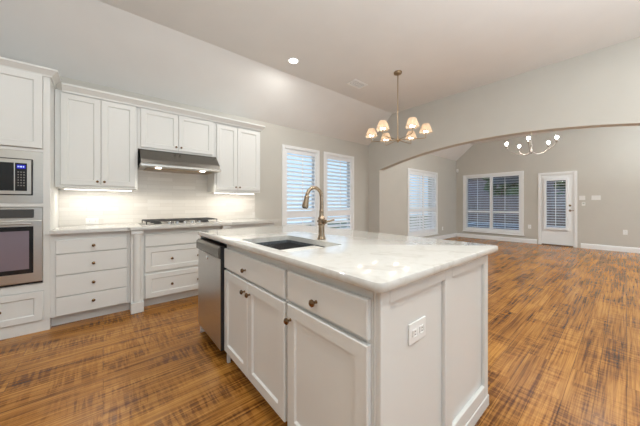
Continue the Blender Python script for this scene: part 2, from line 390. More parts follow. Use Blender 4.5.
# ------------------------------------------------------------------ shuttered windows
def louvers(bm, mtx, w, z0, z1, tilt, pitch=.0765, width=.086):
    n = max(1, int(round((z1-z0-.01)/pitch))); p = (z1-z0)/n
    for i in range(n):
        t = bmesh.new(); zc = z0+p*(i+.5)
        pr = [(-width/2, 0), (-width*.3, .0045), (0, .0055), (width*.3, .0045), (width/2, 0), (width*.3, -.0045), (0, -.0055), (-width*.3, -.0045)]
        c, s = math.cos(tilt), math.sin(tilt)
        prism(t, [(y*c-z*s, zc+y*s+z*c) for y, z in pr], 'x', 0, w)
        merge(bm, t, mtx)
def window(name, mtx, W, H, panels, midz, label, tilt, cas=.055, sill=True, toprail=.10, stile=.045, botrail=.10, mid=.10):
    """mtx places the opening's lower left corner; local -y looks into the room; opening W x H"""
    b = NB()
    for x0, x1, z0, z1 in ((-cas, 0, -cas, H+cas), (W, W+cas, -cas, H+cas), (0, W, H, H+cas), (0, W, -cas, 0)):
        t = bmesh.new(); box(t, x0, x1, -.022, 0, z0, z1, .004, 1); merge(b, t, mtx)
    r = struct(name, b, 'trim', label)
    b = NB()      # reveal liner
    for x0, x1, z0, z1 in ((0, .012, 0, H), (W-.012, W, 0, H), (.012, W-.012, H-.012, H), (.012, W-.012, 0, .012)):
        t = bmesh.new(); box(t, x0, x1, -.01, .15, z0, z1); merge(b, t, mtx)
    obj('frame', b, 'trim', r)
    if sill:
        t = bmesh.new(); box(t, -cas-.02, W+cas+.02, -.045, -.001, -cas-.02, -cas, .004, 1); obj('sill', merge(NB(), t, mtx), 'trim', r)
    t = bmesh.new(); box(t, .012, W-.012, .125, .131, .012, H-.012); obj('pane', merge(NB(), t, mtx), 'glass', r)
    b = NB()
    for x0, x1, z0, z1 in ((.012, .05, .012, H-.012), (W-.05, W-.012, .012, H-.012), (.05, W-.05, H-.05, H-.012), (.05, W-.05, .012, .05), (.05, W-.05, midz-.03, midz+.01)):
        t = bmesh.new(); box(t, x0, x1, .105, .124, z0, z1); merge(b, t, mtx)
    if panels == 2:
        t = bmesh.new(); box(t, W/2-.02, W/2+.02, .105, .124, .05, H-.05); merge(b, t, mtx)
    obj('sash', b, 'trim', r)
    pw = (W-.024)/panels
    for k in range(panels):
        x0 = .012+k*pw+.002; x1 = x0+pw-.004
        b = NB()
        for a0, a1, z0, z1 in ((x0, x0+stile, .014, H-.014), (x1-stile, x1, .014, H-.014), (x0+stile, x1-stile, H-.014-toprail, H-.014),
                               (x0+stile, x1-stile, .014, .014+botrail), (x0+stile, x1-stile, midz-mid/2, midz+mid/2)):
            t = bmesh.new(); box(t, a0, a1, .0, .028, z0, z1, .003, 1); merge(b, t, mtx)
        s = obj('shutter_panel', b, 'shut', r)
        for z0, z1 in ((.014+botrail, midz-mid/2), (midz+mid/2, H-.014-toprail)):
            b = NB(); louvers(b, mtx @ T(x0+stile, .014, 0), x1-x0-2*stile, z0, z1, tilt); obj('louvers', b, 'shut', s)
            t = bmesh.new(); xm = (x0+x1)/2; box(t, xm-.007, xm+.007, -.038, -.026, z0+.02, z1-.02, .002, 1); obj('tilt_rod', merge(NB(), t, mtx), 'shut', s)
    return r
for i, (a, c, z0, z1) in enumerate(KW):
    window('window_%d' % (i+1), T(a, YW, z0), c-a, z1-z0, 1, .985-z0, ['white shuttered window nearer the wall cabinets', 'white shuttered window nearer the arch wall'][i], math.radians(35), toprail=.07, stile=.05, mid=.13)
a, c, z0, z1 = FLW[0]
window('window_3', T(a, YF, z0), c-a, z1-z0, 2, 1.0-z0, 'white shuttered window on the far room side wall', math.radians(42))
y0, y1, z0, z1 = BW[0]
FACE_B = lambda y, z: T(XF, y, z) @ RZ(-PI/2)
window('window_4', FACE_B(y1, z0), y1-y0, z1-z0, 2, .925-z0, 'wide double shuttered window on the back wall', math.radians(5), cas=.07, toprail=.045, botrail=.06, stile=.04, mid=.06)

# patio door
y0, y1, _, zt = BD; mtx = FACE_B(y1, 0); W = y1-y0
b = NB()
for x0, x1, z0, z1 in ((-.06, 0, 0, zt+.06), (W, W+.06, 0, zt+.06), (0, W, zt, zt+.06)):
    t = bmesh.new(); box(t, x0, x1, -.02, 0, z0, z1, .004, 1); merge(b, t, mtx)
    t = bmesh.new()
for x0, x1, z0, z1 in ((0, .02, 0, zt), (W-.02, W, 0, zt), (.02, W-.02, zt-.02, zt)):
    t = bmesh.new(); box(t, x0, x1, 0, .15, z0, z1); merge(b, t, mtx)
dr = struct('door_1', b, 'trim', 'white glazed patio door with shutters on back wall')
gx0, gx1, gz0, gz1 = .115, W-.155, .50, 1.88
b = NB()
for x0, x1, z0, z1 in ((.022, gx0, .03, zt-.022), (gx1, W-.022, .03, zt-.022), (gx0, gx1, gz1, zt-.022), (gx0, gx1, .03, gz0)):
    t = bmesh.new(); box(t, x0, x1, .015, .058, z0, z1); merge(b, t, mtx)
slab = obj('door_slab', b, 'trim', dr)
b = NB()
for x0, x1, z0, z1 in ((gx0-.045, gx0+.015, gz0-.05, gz1+.04), (gx1-.015, gx1+.045, gz0-.05, gz1+.04), (gx0+.015, gx1-.015, gz1-.03, gz1+.04), (gx0+.015, gx1-.015, gz0-.05, gz0+.02)):
    t = bmesh.new(); box(t, x0, x1, -.035, .014, z0, z1, .004, 1); merge(b, t, mtx)
obj('shutter_frame', b, 'shut', slab)
b = NB(); louvers(b, mtx @ T(gx0+.016, -.012, 0), gx1-gx0-.032, gz0+.02, gz1-.03, math.radians(12), .075, .064); obj('louvers', b, 'shut', slab)
t = bmesh.new(); box(t, (gx0+gx1)/2-.007, (gx0+gx1)/2+.007, -.052, -.045, gz0+.05, gz1-.05); obj('tilt_rod', merge(NB(), t, mtx), 'shut', slab)
t = bmesh.new(); box(t, gx0, gx1, .034, .040, gz0, gz1); obj('pane', merge(NB(), t, mtx), 'glass', slab)
t = bmesh.new(); box(t, 0.021, W-.021, -.03, .15, .002, .028, .004, 1); obj('threshold', merge(NB(), t, mtx), M['bark'], dr)
b = NB(); lathe(b, [(.03, 0), (.03, .008), (.018, .014), (.016, .02)], 20, mtx @ T(W-.09, .015, 1.145) @ RX(PI/2)); obj('deadbolt', b, 'brass', slab, True)
b = NB(); lathe(b, [(.03, 0), (.03, .008), (.012, .014), (.012, .045)], 20, mtx @ T(W-.09, .015, 1.005) @ RX(PI/2))
t = bmesh.new(); box(t, W-.10, W+.0, -.036, -.024, .998, 1.014, .004, 1); merge(b, t, mtx); obj('lever_handle', b, 'brass', slab, True)

# ------------------------------------------------------------------ main wall: tall oven cabinet
TX0, TX1, TY = -1.22, -.386, 3.52
t = thing('oven_cabinet', ((TX0+TX1)/2, 3.8, 0), 'tall white cabinet at the left holding microwave and wall oven', 'cabinet')
b = NB()
box(b, TX0, TX0+.045, TY, YW-.002, 0, 2.40); box(b, TX1-.045, TX1, TY, YW-.002, 0, 2.40)
for z0, z1 in ((0, .105), (.383, .452), (1.163, 1.193), (1.672, 1.700), (2.388, 2.40)): box(b, TX0+.045, TX1-.045, TY, YW-.02, z0, z1)
box(b, TX0+.045, TX1-.045, YW-.02, YW-.002, 0, 2.40)
obj('body', b, 'cab', t)
xw = (TX1-TX0)-.09
for k in range(2):
    w_ = xw/2; x0 = TX0+.045+k*w_
    d = obj('door', put(FACE_Y(x0+.002, TY-.02, 1.703), panel(w_-.004, .682, .02, .055)), 'cab', t)
    knob(d, T(x0+(w_-.03 if k == 0 else .03), TY-.02, 1.74))
d = obj('drawer', put(FACE_Y(TX0+.043, TY-.02, .108), panel(xw+.004, .272, .02, .055)), 'cab', t)
knob(d, T(-.69, TY-.02+.01, .245)); knob(d, T(-.92, TY-.02+.01, .245))
b = NB(); cp = [(0, 2.385), (.012, 2.385), (.016, 2.40), (.05, 2.435), (.056, 2.438), (.056, 2.455), (0, 2.455)]
sweep(b, [(TX0, TY), (TX1, TY), (TX1, 3.735)], cp); box(b, TX0, TX1, TY, YW-.002, 2.401, 2.45)
obj('crown', b, 'cab', t)

# microwave
MX0, MX1 = TX0+.046, TX1-.046
t = thing('microwave', ((MX0+MX1)/2, 3.7, 1.193), 'built-in stainless microwave above the wall oven', 'microwave')
b = NB(); box(b, MX0, MX1, TY+.006, TY+.02, 1.195, 1.671); obj('trim_kit', b, 'steel_h', t)
b = NB(); box(b, MX0+.05, -.495, TY-.008, TY+.005, 1.268, 1.597, .003, 1); obj('bezel', b, 'dark', t)
b = NB(); box(b, MX0+.056, -.503, TY-.016, TY-.009, 1.275, 1.590, .003, 1); f = obj('front_frame', b, 'steel_h', t)
b = NB(); box(b, MX0+.09, -.529, TY-.021, TY-.017, 1.306, 1.556, .002, 1); obj('door_glass', b, 'black_glass', f)
b = NB(); box(b, -.606, -.600, TY-.026, TY-.022, 1.306, 1.556, .001, 1); obj('door_edge', b, 'steel', f)
b = NB(); box(b, -.590, -.537, TY-.0225, TY-.0215, 1.505, 1.540); dsp = obj('display', b, 'display', f)
b = NB()
for x in (-.584, -.572, -.564, -.552): box(b, x, x+.006, TY-.0235, TY-.023, 1.517, 1.529)
obj('digits', b, 'digits', dsp)
b = NB()
for r in range(6):
    for c in range(3): box(b, -.585+c*.017, -.577+c*.017, TY-.0225, TY-.0215, 1.47-r*.024, 1.479-r*.024)
obj('keypad', b, mat('keypad_print', (.22, .22, .21), .5), f)
b = NB(); box(b, MX0+.06, -.52, TY+.021, YW-.04, 1.21, 1.60); obj('housing', b, 'dark', t)

# wall oven
t = thing('wall_oven', ((MX0+MX1)/2, 3.7, .455), 'stainless single wall oven with dark glass door', 'oven')
b = NB(); box(b, MX0, MX1, TY+.004, TY+.03, .456, 1.160, .003, 1); obj('face_frame', b, 'steel_h', t)
b = NB(); box(b, MX0+.05, -.489, TY-.012, TY+.003, 1.062, 1.140, .006, 2); obj('control_panel', b, mat('grey_panel_glass', (.07, .07, .07), .15), t)
b = NB(); box(b, MX0, MX1, TY-.024, TY+.003, .475, 1.040, .005, 2); d = obj('oven_door', b, 'steel_h', t)
b = NB(); box(b, MX0+.055, -.489, TY-.028, TY-.0245, .560, .985, .002, 1); g = obj('door_glass', b, 'black_glass', d)
b = NB(); box(b, MX0+.09, -.515, TY-.0292, TY-.0285, .600, .945); obj('viewing_window', b, 'oven_glass_reflection', d)
b = NB(); box(b, MX0, MX1, TY-.014, TY+.003, .458, .470, .002, 1); obj('bottom_vent', b, 'dark', t)
b = NB(); tube(b, [(MX0+.06, TY-.055, 1.012), (-.50, TY-.055, 1.012)], .009, 14)
for x in (MX0+.09, -.53): tube(b, [(x, TY-.02, 1.012), (x, TY-.055, 1.012)], .007, 10)
obj('handle', b, 'steel', d, True)
b = NB(); box(b, MX0+.03, MX1-.03, TY+.031, YW-.04, .47, 1.14); obj('housing', b, 'dark', t)

# ------------------------------------------------------------------ base cabinets on the main wall
BY = 3.52     # face frame plane
def base_cabinet(x0, x1, label):
    t = thing('base_cabinet', ((x0+x1)/2, 3.83, 0), label, 'cabinet', 'white base cabinets under the cooktop counter')
    b = NB(); box(b, x0, x1, BY, YW-.003, .105, .901); obj('body', b, 'cab', t)
    b = NB(); box(b, x0, x1, 3.60, 3.62, .0, .105); obj('toe_kick', b, 'cab', t)
    return t
CX0, CX1 = .229, .343
t = base_cabinet(TX1+.001, CX0-.001, 'white base cabinet with a stack of four slab drawers')
for z0, z1, zk in ((.708, .838, .770), (.502, .700, .591), (.294, .494, .398), (.112, .286, .214)):
    d = obj('drawer', put(FACE_Y(-.347, BY-.02, z0), panel(.198+.347, z1-z0, .02, 0)), 'cab', t)
    knob(d, T(-.0745, BY-.02, zk))
t = base_cabinet(CX1+.001, 1.209, 'white base cabinet with two wide framed drawers below the cooktop')
x0, x1 = .362, 1.19
obj('false_front', put(FACE_Y(x0, BY-.02, .700), panel(x1-x0, .14, .02, 0)), 'cab', t)
for z0, z1, zk in ((.412, .690, .542), (.112, .384, .240)):
    d = obj('drawer', put(FACE_Y(x0, BY-.02, z0), panel(x1-x0, z1-z0, .02, .055)), 'cab', t)
    knob(d, T(.63, BY-.010, zk)); knob(d, T(x1-(.63-x0), BY-.010, zk))
t = base_cabinet(1.326, 2.03, 'white base cabinet at the window end of the counter, behind island')
for k in range(2):
    w_ = .33; x0 = 1.345+k*(w_+.006)
    d = obj('drawer', put(FACE_Y(x0, BY-.02, .708), panel(w_, .13, .02, 0)), 'cab', t); knob(d, T(x0+w_/2, BY-.02, .77))
    d = obj('door', put(FACE_Y(x0, BY-.02, .112), panel(w_, .588, .02, .055)), 'cab', t); knob(d, T(x0+(w_-.03 if k == 0 else .03), BY-.02, .66))
def pilaster(x0, x1, label):
    t = thing('pilaster', ((x0+x1)/2, 3.5, 0), label, 'pilaster', 'white pilasters flanking the cooktop cabinet')
    b = NB(); box(b, x0, x1, 3.475, YW-.01, .0, .901, .002, 1); obj('back_board', b, 'cab', t)
    xm = (x0+x1)/2
    b = NB(); lathe(b, [(.038, .12), (.040, .14), (.036, .16), (.038, .30), (.038, .70), (.035, .80), (.042, .835), (.042, .858)], 20, T(xm, 3.475, 0)); obj('shaft', b, 'cab', t, True)
    b = NB(); box(b, x0-.002, x1+.002, 3.425, 3.474, 0, .115, .006, 2); obj('plinth', b, 'cab', t)
    b = NB(); box(b, x0+.001, x1-.001, 3.430, 3.474, .858, .900, .004, 1); obj('capital', b, 'cab', t)
pilaster(CX0, CX1, 'slender white pilaster between the drawer stack and cooktop cabinet')
pilaster(1.211, 1.324, 'slender white pilaster right of the cooktop cabinet, mostly behind the island')

b = NB()
prism(b, [(TX1+.001, YW-.001), (TX1+.001, 3.455), (.20, 3.455), (.225, 3.415), (1.33, 3.415), (1.355, 3.455), (2.075, 3.455), (2.075, YW-.001)], 'z', .902, .937)
bmesh.ops.bevel(b, geom=[e for e in b.edges if abs(e.verts[0].co.z-e.verts[1].co.z) < 1e-5 and min(e.verts[0].co.y, e.verts[1].co.y) < 4], offset=.006, segments=2, affect='EDGES')
tag(obj('countertop', b, 'quartz', None), 'long pale quartz countertop against the tiled wall, under the cooktop', 'countertop')
b = NB(); box(b, TX1+.001, 2.0, YW-.012, YW-.0005, .938, 1.386); box(b, .30, 1.25, YW-.012, YW-.0005, 1.387, 1.86)
tag(obj('backsplash', b, 'tile', None), 'cream glazed tile backsplash between counter and wall cabinets', 'backsplash')

def outlet(name, mtx, w_, h_, kind, label, cat, group=None, gang=1):
    """plate on a wall, local -y out of the wall, centred"""
    t = thing(name, mtx.to_translation(), label, cat, group)
    b = NB(); q = bmesh.new(); box(q, -w_/2, w_/2, -.007, -.0005, -h_/2, h_/2, .0025, 2); merge(b, q, mtx); obj('cover_plate', b, 'plate', t)
    for g in range(gang):
        gx = (g-(gang-1)/2)*.046
        if kind == 'socket':
            for dz in (-.02, .02):
                b = NB(); q = bmesh.new(); box(q, gx-.016, gx+.016, -.0095, -.0075, dz-.014, dz+.014, .003, 1); merge(b, q, mtx); s = obj('socket', b, 'plate', t)
                b = NB()
                for dx, dd in ((-.006, .004), (.006, .004)):
                    q = bmesh.new(); box(q, gx+dx-.0012, gx+dx+.0012, -.0102, -.0097, dz-.002, dz+.006); merge(b, q, mtx)
                q = bmesh.new(); box(q, gx-.002, gx+.002, -.0102, -.0097, dz-.010, dz-.006); merge(b, q, mtx)
                obj('slots', b, 'dark', s)
        elif kind == 'wide_socket':
            for dx2 in (-.026, .026):
                b = NB(); q = bmesh.new(); box(q, dx2-.016, dx2+.016, -.0095, -.0075, -.014, .014, .003, 1); merge(b, q, mtx); s = obj('socket', b, 'plate', t)
                b = NB()
                for dz in (-.006, .006):
                    q = bmesh.new(); box(q, dx2-.002, dx2+.006, -.0102, -.0097, dz-.0012, dz+.0012); merge(b, q, mtx)
                obj('slots', b, 'dark', s)
        elif kind == 'switch':
            b = NB(); q = bmesh.new(); box(q, gx-.016, gx+.016, -.0105, -.0075, -.033, .033, .002, 1); merge(b, q, mtx); obj('rocker', b, 'plate', t)
    return t
outlet('outlet', T(-.10, YW-.0125, .985), .115, .072, 'wide_socket', 'sideways white outlet plate on the tile backsplash above the drawers', 'outlet')

# cooktop
t = thing('gas_cooktop', (.78, 3.80, .937), 'stainless gas cooktop with black grates on the wall counter', 'cooktop')
b = NB(); box(b, .345, 1.235, 3.56, 4.06, .9375, .945, .003, 1); obj('tray', b, 'steel', t)
for gx in (.515, .79, 1.065):
    b = NB(); x0, x1 = gx-.128, gx+.128; y0_, y1_ = 3.615, 4.04; zz = .981
    for p in (((x0, y0_, zz), (x1, y0_, zz)), ((x0, y1_, zz), (x1, y1_, zz)), ((x0, y0_, zz), (x0, y1_, zz)), ((x1, y0_, zz), (x1, y1_, zz)),
              ((gx, y0_, zz), (gx, y1_, zz)), ((x0, 3.72, zz), (x1, 3.72, zz)), ((x0, 3.93, zz), (x1, 3.93, zz))): tube(b, p, .006, 8)
    for xx in (x0, x1):
        for yy in (y0_, y1_): tube(b, [(xx, yy, .945), (xx, yy, zz)], .006, 8)
    obj('grate', b, 'iron', t)
for bx, by, br in ((.515, 3.72, .035), (.515, 3.93, .045), (.79, 3.83, .055), (1.065, 3.72, .045), (1.065, 3.93, .035)):
    b = NB(); lathe(b, [(br+.01, .945), (br+.01, .951), (br, .955), (br, .963), (br*.8, .967)], 20, T(bx, by, 0)); obj('burner', b, 'iron', t, True)
for i in range(5):
    b = NB(); lathe(b, [(.019, .945), (.018, .968), (.014, .972)], 16, T(.62+.085*i, 3.588, 0)); obj('control_knob', b, 'chrome', t, True)

# ------------------------------------------------------------------ wall cabinets
UY = 3.80
G = 'white wall cabinets above the counter'
def wall_cabinet(x0, x1, z0, z1, doors, label, dz0, dz1, knobz):
    t = thing('wall_cabinet', ((x0+x1)/2, 3.95, z0), label, 'cabinet', G)
    b = NB(); box(b, x0, x1, UY+.001, YW-.001, z0, z1); obj('body', b, 'cab', t)
    n = len(doors)-1
    for k in range(n):
        a, c = doors[k]+.002, doors[k+1]-.002
        d = obj('door', put(FACE_Y(a, UY-.02, dz0), panel(c-a, dz1-dz0, .02, .055)), 'cab', t)
        knob(d, T(c-.028 if k == 0 else a+.028, UY-.02, knobz), s=.85)
    return t
wall_cabinet(TX1+.003, .318, 1.366, 2.375, (-.344, -.019, .300), 'tall white double-door wall cabinet next to the oven cabinet', 1.390, 2.352, 1.435)
wall_cabinet(.320, 1.218, 1.858, 2.375, (.345, .757, 1.195), 'short white double-door wall cabinet above the range hood', 1.880, 2.352, 1.925)
wall_cabinet(1.220, 1.935, 1.366, 2.375, (1.245, 1.552, 1.915), 'white double-door wall cabinet at the right end near the window', 1.392, 2.335, 1.438)
b = NB(); cp = [(.001, 2.355), (.010, 2.355), (.014, 2.372), (.048, 2.412), (.055, 2.415), (.055, 2.436), (.001, 2.436)]
sweep(b, [(TX1+.06, UY-.021), (1.936, UY-.021), (1.936, YW-.002)], cp)
tag(obj('crown_moulding', b, 'cab', None), 'white crown moulding running along the tops of the wall cabinets', 'moulding')
for x0, x1, lab in ((-.33, .28, 'slim lit light bar under the wall cabinet beside the oven cabinet'), (1.26, 1.90, 'slim lit light bar under the right-hand wall cabinet')):
    t = thing('under_cabinet_light', ((x0+x1)/2, 3.95, 1.365), lab, 'light', 'under-cabinet light bars')
    b = NB(); box(b, x0, x1, 3.93, 3.97, 1.350, 1.3655, .003, 1); obj('housing', b, 'plate', t)
    b = NB(); box(b, x0+.01, x1-.01, 3.937, 3.963, 1.3475, 1.3495); obj('diffuser', b, 'led', t)
    lamp('under_cabinet_glow', 'AREA', ((x0+x1)/2, 3.95, 1.343), 1.25, (1, .95, .87), shape='RECTANGLE', size=x1-x0, size_y=.03)

# range hood
t = thing('range_hood', (.79, 3.85, 1.62), 'stainless range hood lit underneath, mounted above the gas cooktop', 'range hood')
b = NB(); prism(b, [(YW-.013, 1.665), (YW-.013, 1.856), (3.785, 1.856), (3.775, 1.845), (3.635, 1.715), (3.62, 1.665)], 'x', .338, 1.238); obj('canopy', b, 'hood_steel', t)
b = NB(); prism(b, [(YW-.013, 1.632), (YW-.013, 1.664), (3.605, 1.664), (3.595, 1.655), (3.598, 1.636), (3.61, 1.630)], 'x', .332, 1.245); obj('lip', b, 'steel_h', t)
for x in (.52, 1.03):
    b = NB(); lathe(b, [(.032, 1.624), (.032, 1.631)], 20, T(x, 3.70, 0)); obj('lamp_lens', b, 'bulb', t)
b = NB(); box(b, .40, 1.18, 3.76, 4.08, 1.624, 1.631, .003, 1); obj('filter', b, M['gold'], t)
for x in (.52, 1.03): lamp('hood_lamp', 'SPOT', (x, 3.70, 1.615), 7, (1, .9, .75), spot_size=2.2, spot_blend=.6, shadow_soft_size=.03)

# ------------------------------------------------------------------ kitchen island
IX, IX2 = .712, 1.748
IY0, IY1 = .530, 2.560
t = thing('kitchen_island', ((IX+IX2)/2, (IY0+IY1)/2, 0), 'white island base with framed end panel, holding dishwasher and sink', 'kitchen island')
b = NB(); box(b, 1.272, IX2-.0205, .5605, IY1, 0, .901); obj('body', b, 'cab', t)
b = NB()  # end panel with two recessed fields (faces -Y)
rec = .018
fields = [(.765, 1.190), (1.262, 1.695)]
box(b, IX, IX2, IY0+rec, .560, 0, .901)
xs = [IX, fields[0][0], fields[0][1], fields[1][0], fields[1][1], IX2]
for a, c in ((xs[0], xs[1]), (xs[2], xs[3]), (xs[4], xs[5])): box(b, a, c, IY0, IY0+rec, 0, .901, .0025, 1)
for a, c in fields: box(b, a, c, IY0, IY0+rec, .845, .901); box(b, a, c, IY0, IY0+rec, 0, .130, .0025, 1)
obj('end_panel', b, 'cab', t)
b = NB(); sweep(b, [(IX+.01, IY0), (IX2, IY0), (IX2, IY1)], [(0, 0), (.004, 0), (.004, .055), (.002, .060), (0, .060)]); obj('base_moulding', b, 'cab', t)
b = NB(); box(b, IX2-.02, IX2, IY0+.03, IY1, 0, .901); obj('back_panel', b, 'cab', t)
b = NB(); box(b, IX-.02, 1.27, 2.532, IY1, 0, .901); obj('side_panel', b, 'cab', t)

def island_cabinet(y0, y1, label):
    t = thing('island_cabinet', (.99, (y0+y1)/2, 0), label, 'cabinet', 'white cabinets on the door side of the island')
    b = NB()
    for a, c in ((y0, y0+.018), (y1-.018, y1)): box(b, IX, 1.268, a, c, .09, .901); box(b, IX+.075, 1.268, a, c, 0, .09)
    box(b, IX, 1.268, y0+.018, y1-.018, .09, .11); box(b, 1.25, 1.268, y0+.018, y1-.018, .11, .901)
    box(b, IX, IX+.018, y0+.018, y1-.018, .850, .901); box(b, IX, IX+.018, y0+.018, y1-.018, .685, .715)
    obj('body', b, 'cab', t)
    b = NB(); box(b, IX+.075, IX+.09, y0+.018, y1-.018, 0, .09); obj('toe_kick', b, 'cab', t)
    return t
DX = IX-.022
t = island_cabinet(1.083, 1.936, 'white island sink cabinet with false drawer over two doors')
b = NB(); box(b, IX, IX+.02, 1.916, 1.936, 0, .09); obj('foot', b, 'cab', t)
d = obj('false_drawer', put(FACE_X(DX, 1.932, .715), panel(1.932-1.100, .143, .02, 0)), 'cab', t); knob(d, FACE_X(DX, 1.554, .77))
for ya, yb, ky in ((1.932, 1.530, 1.598), (1.526, 1.100, 1.527-.035)):
    d = obj('door', put(FACE_X(DX, ya, .098), panel(ya-yb, .600, .02, .058)), 'cab', t)
knob(d, FACE_X(DX, 1.490, .632)); knob(t.children[-2], FACE_X(DX, 1.566, .632))
t = island_cabinet(.562, 1.081, 'white island cabinet with one drawer and one door at near corner')
d = obj('drawer', put(FACE_X(DX, 1.072, .722), panel(1.072-.570, .138, .02, 0)), 'cab', t); knob(d, FACE_X(DX, .845, .775), s=1.1)
d = obj('door', put(FACE_X(DX, 1.072, .098), panel(1.072-.570, .604, .02, .058)), 'cab', t); knob(d, FACE_X(DX, 1.040, .632), s=1.1)

# dishwasher
t = thing('dishwasher', (.95, 2.2, 0), 'stainless dishwasher built into the far end of the island', 'dishwasher')
b = NB(); box(b, .70, 1.26, 1.946, 2.526, .09, .872); box(b, .78, 1.26, 1.946, 2.526, 0, .09); obj('tub', b, 'dark', t)
b = NB(); box(b, .667, .699, 1.944, 2.528, .095, .775, .003, 1); d = obj('door', b, 'steel', t)
b = NB(); prism(b, [(.667, .778), (.651, .790), (.651, .855), (.667, .872), (.699, .872), (.699, .778)], 'y', 1.944, 2.528); obj('control_strip', b, M['hood_steel'], t)
b = NB(); box(b, .668, .698, 1.9395, 1.9435, .095, .872); obj('edge_gasket', b, 'dark', t)
b = NB(); lathe(b, [(.016, 0), (.016, .004), (.012, .007)], 20, FACE_X(.6665, 2.25, .745) @ RX(PI/2)); obj('badge', b, 'chrome', t, True)
b = NB(); box(b, .76, .779, 1.946, 2.526, .0, .092); obj('kick_plate', b, 'dark', t)

# island countertop with sink opening
HX0, HX1, HY0, HY1 = .742, 1.140, 1.135, 1.752
b = NB(); slab_loops(b, .668, 1.846, .497, 2.585, .902, .937, .035, (HX0, HX1, HY0, HY1), .02)
tag(obj('island_countertop', b, 'quartz', None, True, 40), 'pale cream quartz island countertop with rounded corners and sink cutout', 'countertop')
# sink
t = thing('sink', ((HX0+HX1)/2, (HY0+HY1)/2, .69), 'dark undermount sink set into the island countertop', 'sink')
b = NB()
L = []
for off, z in ((-.022, .9015), (0, .9015), (.002, .80), (.006, .69), (.03, .665)):
    L.append([b.verts.new((*p, z)) for p in rrect(HX0+off, HX1-off, HY0+off, HY1-off, .03)])
for p, q in zip(L, L[1:]): ring_faces(b, p, q)
b.faces.new(L[-1]); obj('basin', b, 'sink', t, True)
b = NB(); lathe(b, [(.045, .691), (.045, .695), (.03, .696)], 24, T(.94, 1.58, 0)); obj('drain', b, 'chrome', t, True)
b = NB()
z = .882
for i in range(17): tube(b, [(HX0+.01+i*.0236, 1.425, z), (HX0+.01+i*.0236, HY1-.012, z)], .003, 6)
for i in range(13): tube(b, [(HX0+.006, 1.428+i*.026, z-.004), (HX1-.006, 1.428+i*.026, z-.004)], .003, 6)
obj('drying_rack', b, 'dark', t)
t = thing('cutting_board', (.94, 1.27, .883), 'cream board with a finger hole laid over near end of sink', 'board')
b = NB(); slab_loops(b, HX0+.004, HX1-.004, HY0+.004, 1.410, .883, .8995, .012); obj('board', b, 'board', t, True, 40)
b = NB(); lathe(b, [(.012, .8752), (.012, .9012)], 16, T(1.115, 1.412, 0)); obj('finger_hole', b, 'dark', t)

# faucet
FX, FY = 1.190, 1.400
t = thing('faucet', (FX, FY, .937), 'champagne bronze gooseneck faucet beside the island sink', 'faucet')
b = NB(); lathe(b, [(.030, .9375), (.030, .943), (.026, .951), (.0225, .97), (.0205, 1.01), (.0215, 1.035), (.026, 1.040), (.026, 1.047), (.022, 1.052), (.022, 1.078), (.026, 1.083), (.024, 1.090), (.017, 1.10), (.015, 1.13), (.0155, 1.135), (.0155, 1.142), (.013, 1.147), (.012, 1.16)], 24, T(FX, FY, 0))
obj('body', b, 'brass', t, True)
pts = [(FX, FY, 1.15), (FX, FY, 1.20)]
r = .064
for i in range(0, 19):
    a = math.radians(i*172/18); pts.append((FX-r+r*math.cos(a), FY, 1.238+r*math.sin(a)))
b = NB(); tube(b, pts, .0125, 16); obj('spout', b, 'brass', t, True)
ex, _, ez = pts[-1]; dx_, dz_ = pts[-1][0]-pts[-2][0], pts[-1][2]-pts[-2][2]; dl = math.hypot(dx_, dz_); dx_ /= dl; dz_ /= dl
def hp(s): return (ex+dx_*s, FY, ez+dz_*s)
b = NB(); tube(b, [hp(0), hp(.005), hp(.012), hp(.03), hp(.072), hp(.084), hp(.088)], [.013, .0165, .0165, .017, .022, .022, .016], 18); obj('spray_head', b, 'brass', t, True)
b = NB(); tube(b, [hp(.0885), hp(.091)], .015, 16); obj('nozzle', b, 'dark', t)
b = NB(); tube(b, [(FX, FY-.02, 1.065), (FX+.002, FY-.045, 1.065)], .015, 14); h = obj('handle_hub', b, 'brass', t, True)
b = NB(); tube(b, [(FX+.002, FY-.044, 1.065), (FX+.02, FY-.062, 1.070), (FX+.05, FY-.08, 1.078)], [.007, .006, .007], 12); obj('lever', b, 'brass', h, True)
b = NB(); tube(b, [(FX, FY+.02, 1.065), (FX, FY+.036, 1.065)], .010, 14); obj('side_cap', b, 'brass', t, True)
outlet('outlet', T(.969, IY0+rec-.0005, .680), .128, .082, 'wide_socket', 'sideways white outlet plate on the end panel of the island', 'outlet')

# ------------------------------------------------------------------ ceiling fixtures
def downlight(x, y, label, group):
    t = thing('recessed_light', (x, y, HC), label, 'ceiling light', group)
    b = NB(); lathe(b, [(.085, HC-.0005), (.085, HC-.006), (.062, HC-.006), (.062, HC-.0005)], 28, T(x, y, 0), cap=False); obj('trim_ring', b, 'plate', t, True)
    b = NB(); lathe(b, [(.061, HC-.003), (.061, HC-.001)], 28, T(x, y, 0)); obj('lens', b, 'down', t)
    lamp('recessed_glow', 'AREA', (x, y, HC-.012), 11, (.98, .98, .94), shape='DISK', size=.12)
downlight(2.09, 3.08, 'lit recessed ceiling light above the window end of island', 'recessed lights over the kitchen')
for x, y in ((.25, 1.5), (2.1, 1.3), (.25, -.6), (2.1, -.6), (-1.2, .6), (4.0, -.9)):  # extra unseen fixtures, added to raise the kitchen brightness
    downlight(x, y, 'unseen recessed ceiling light added to brighten the kitchen', 'unseen recessed lights over the kitchen')
for x, y in ((6.4, 2.7), (6.9, .3), (8.0, -1.2), (6.4, -2.2)):  # extra unseen fixtures, added because the far room was too dark
    downlight(x, y, 'unseen recessed ceiling light added to brighten the far room', 'unseen recessed lights in the far room')
t = thing('ceiling_vent', (3.33, 2.97, HC), 'white air vent in the ceiling beside the chandelier', 'vent')
b = NB(); vx, vy = 3.33, 2.97
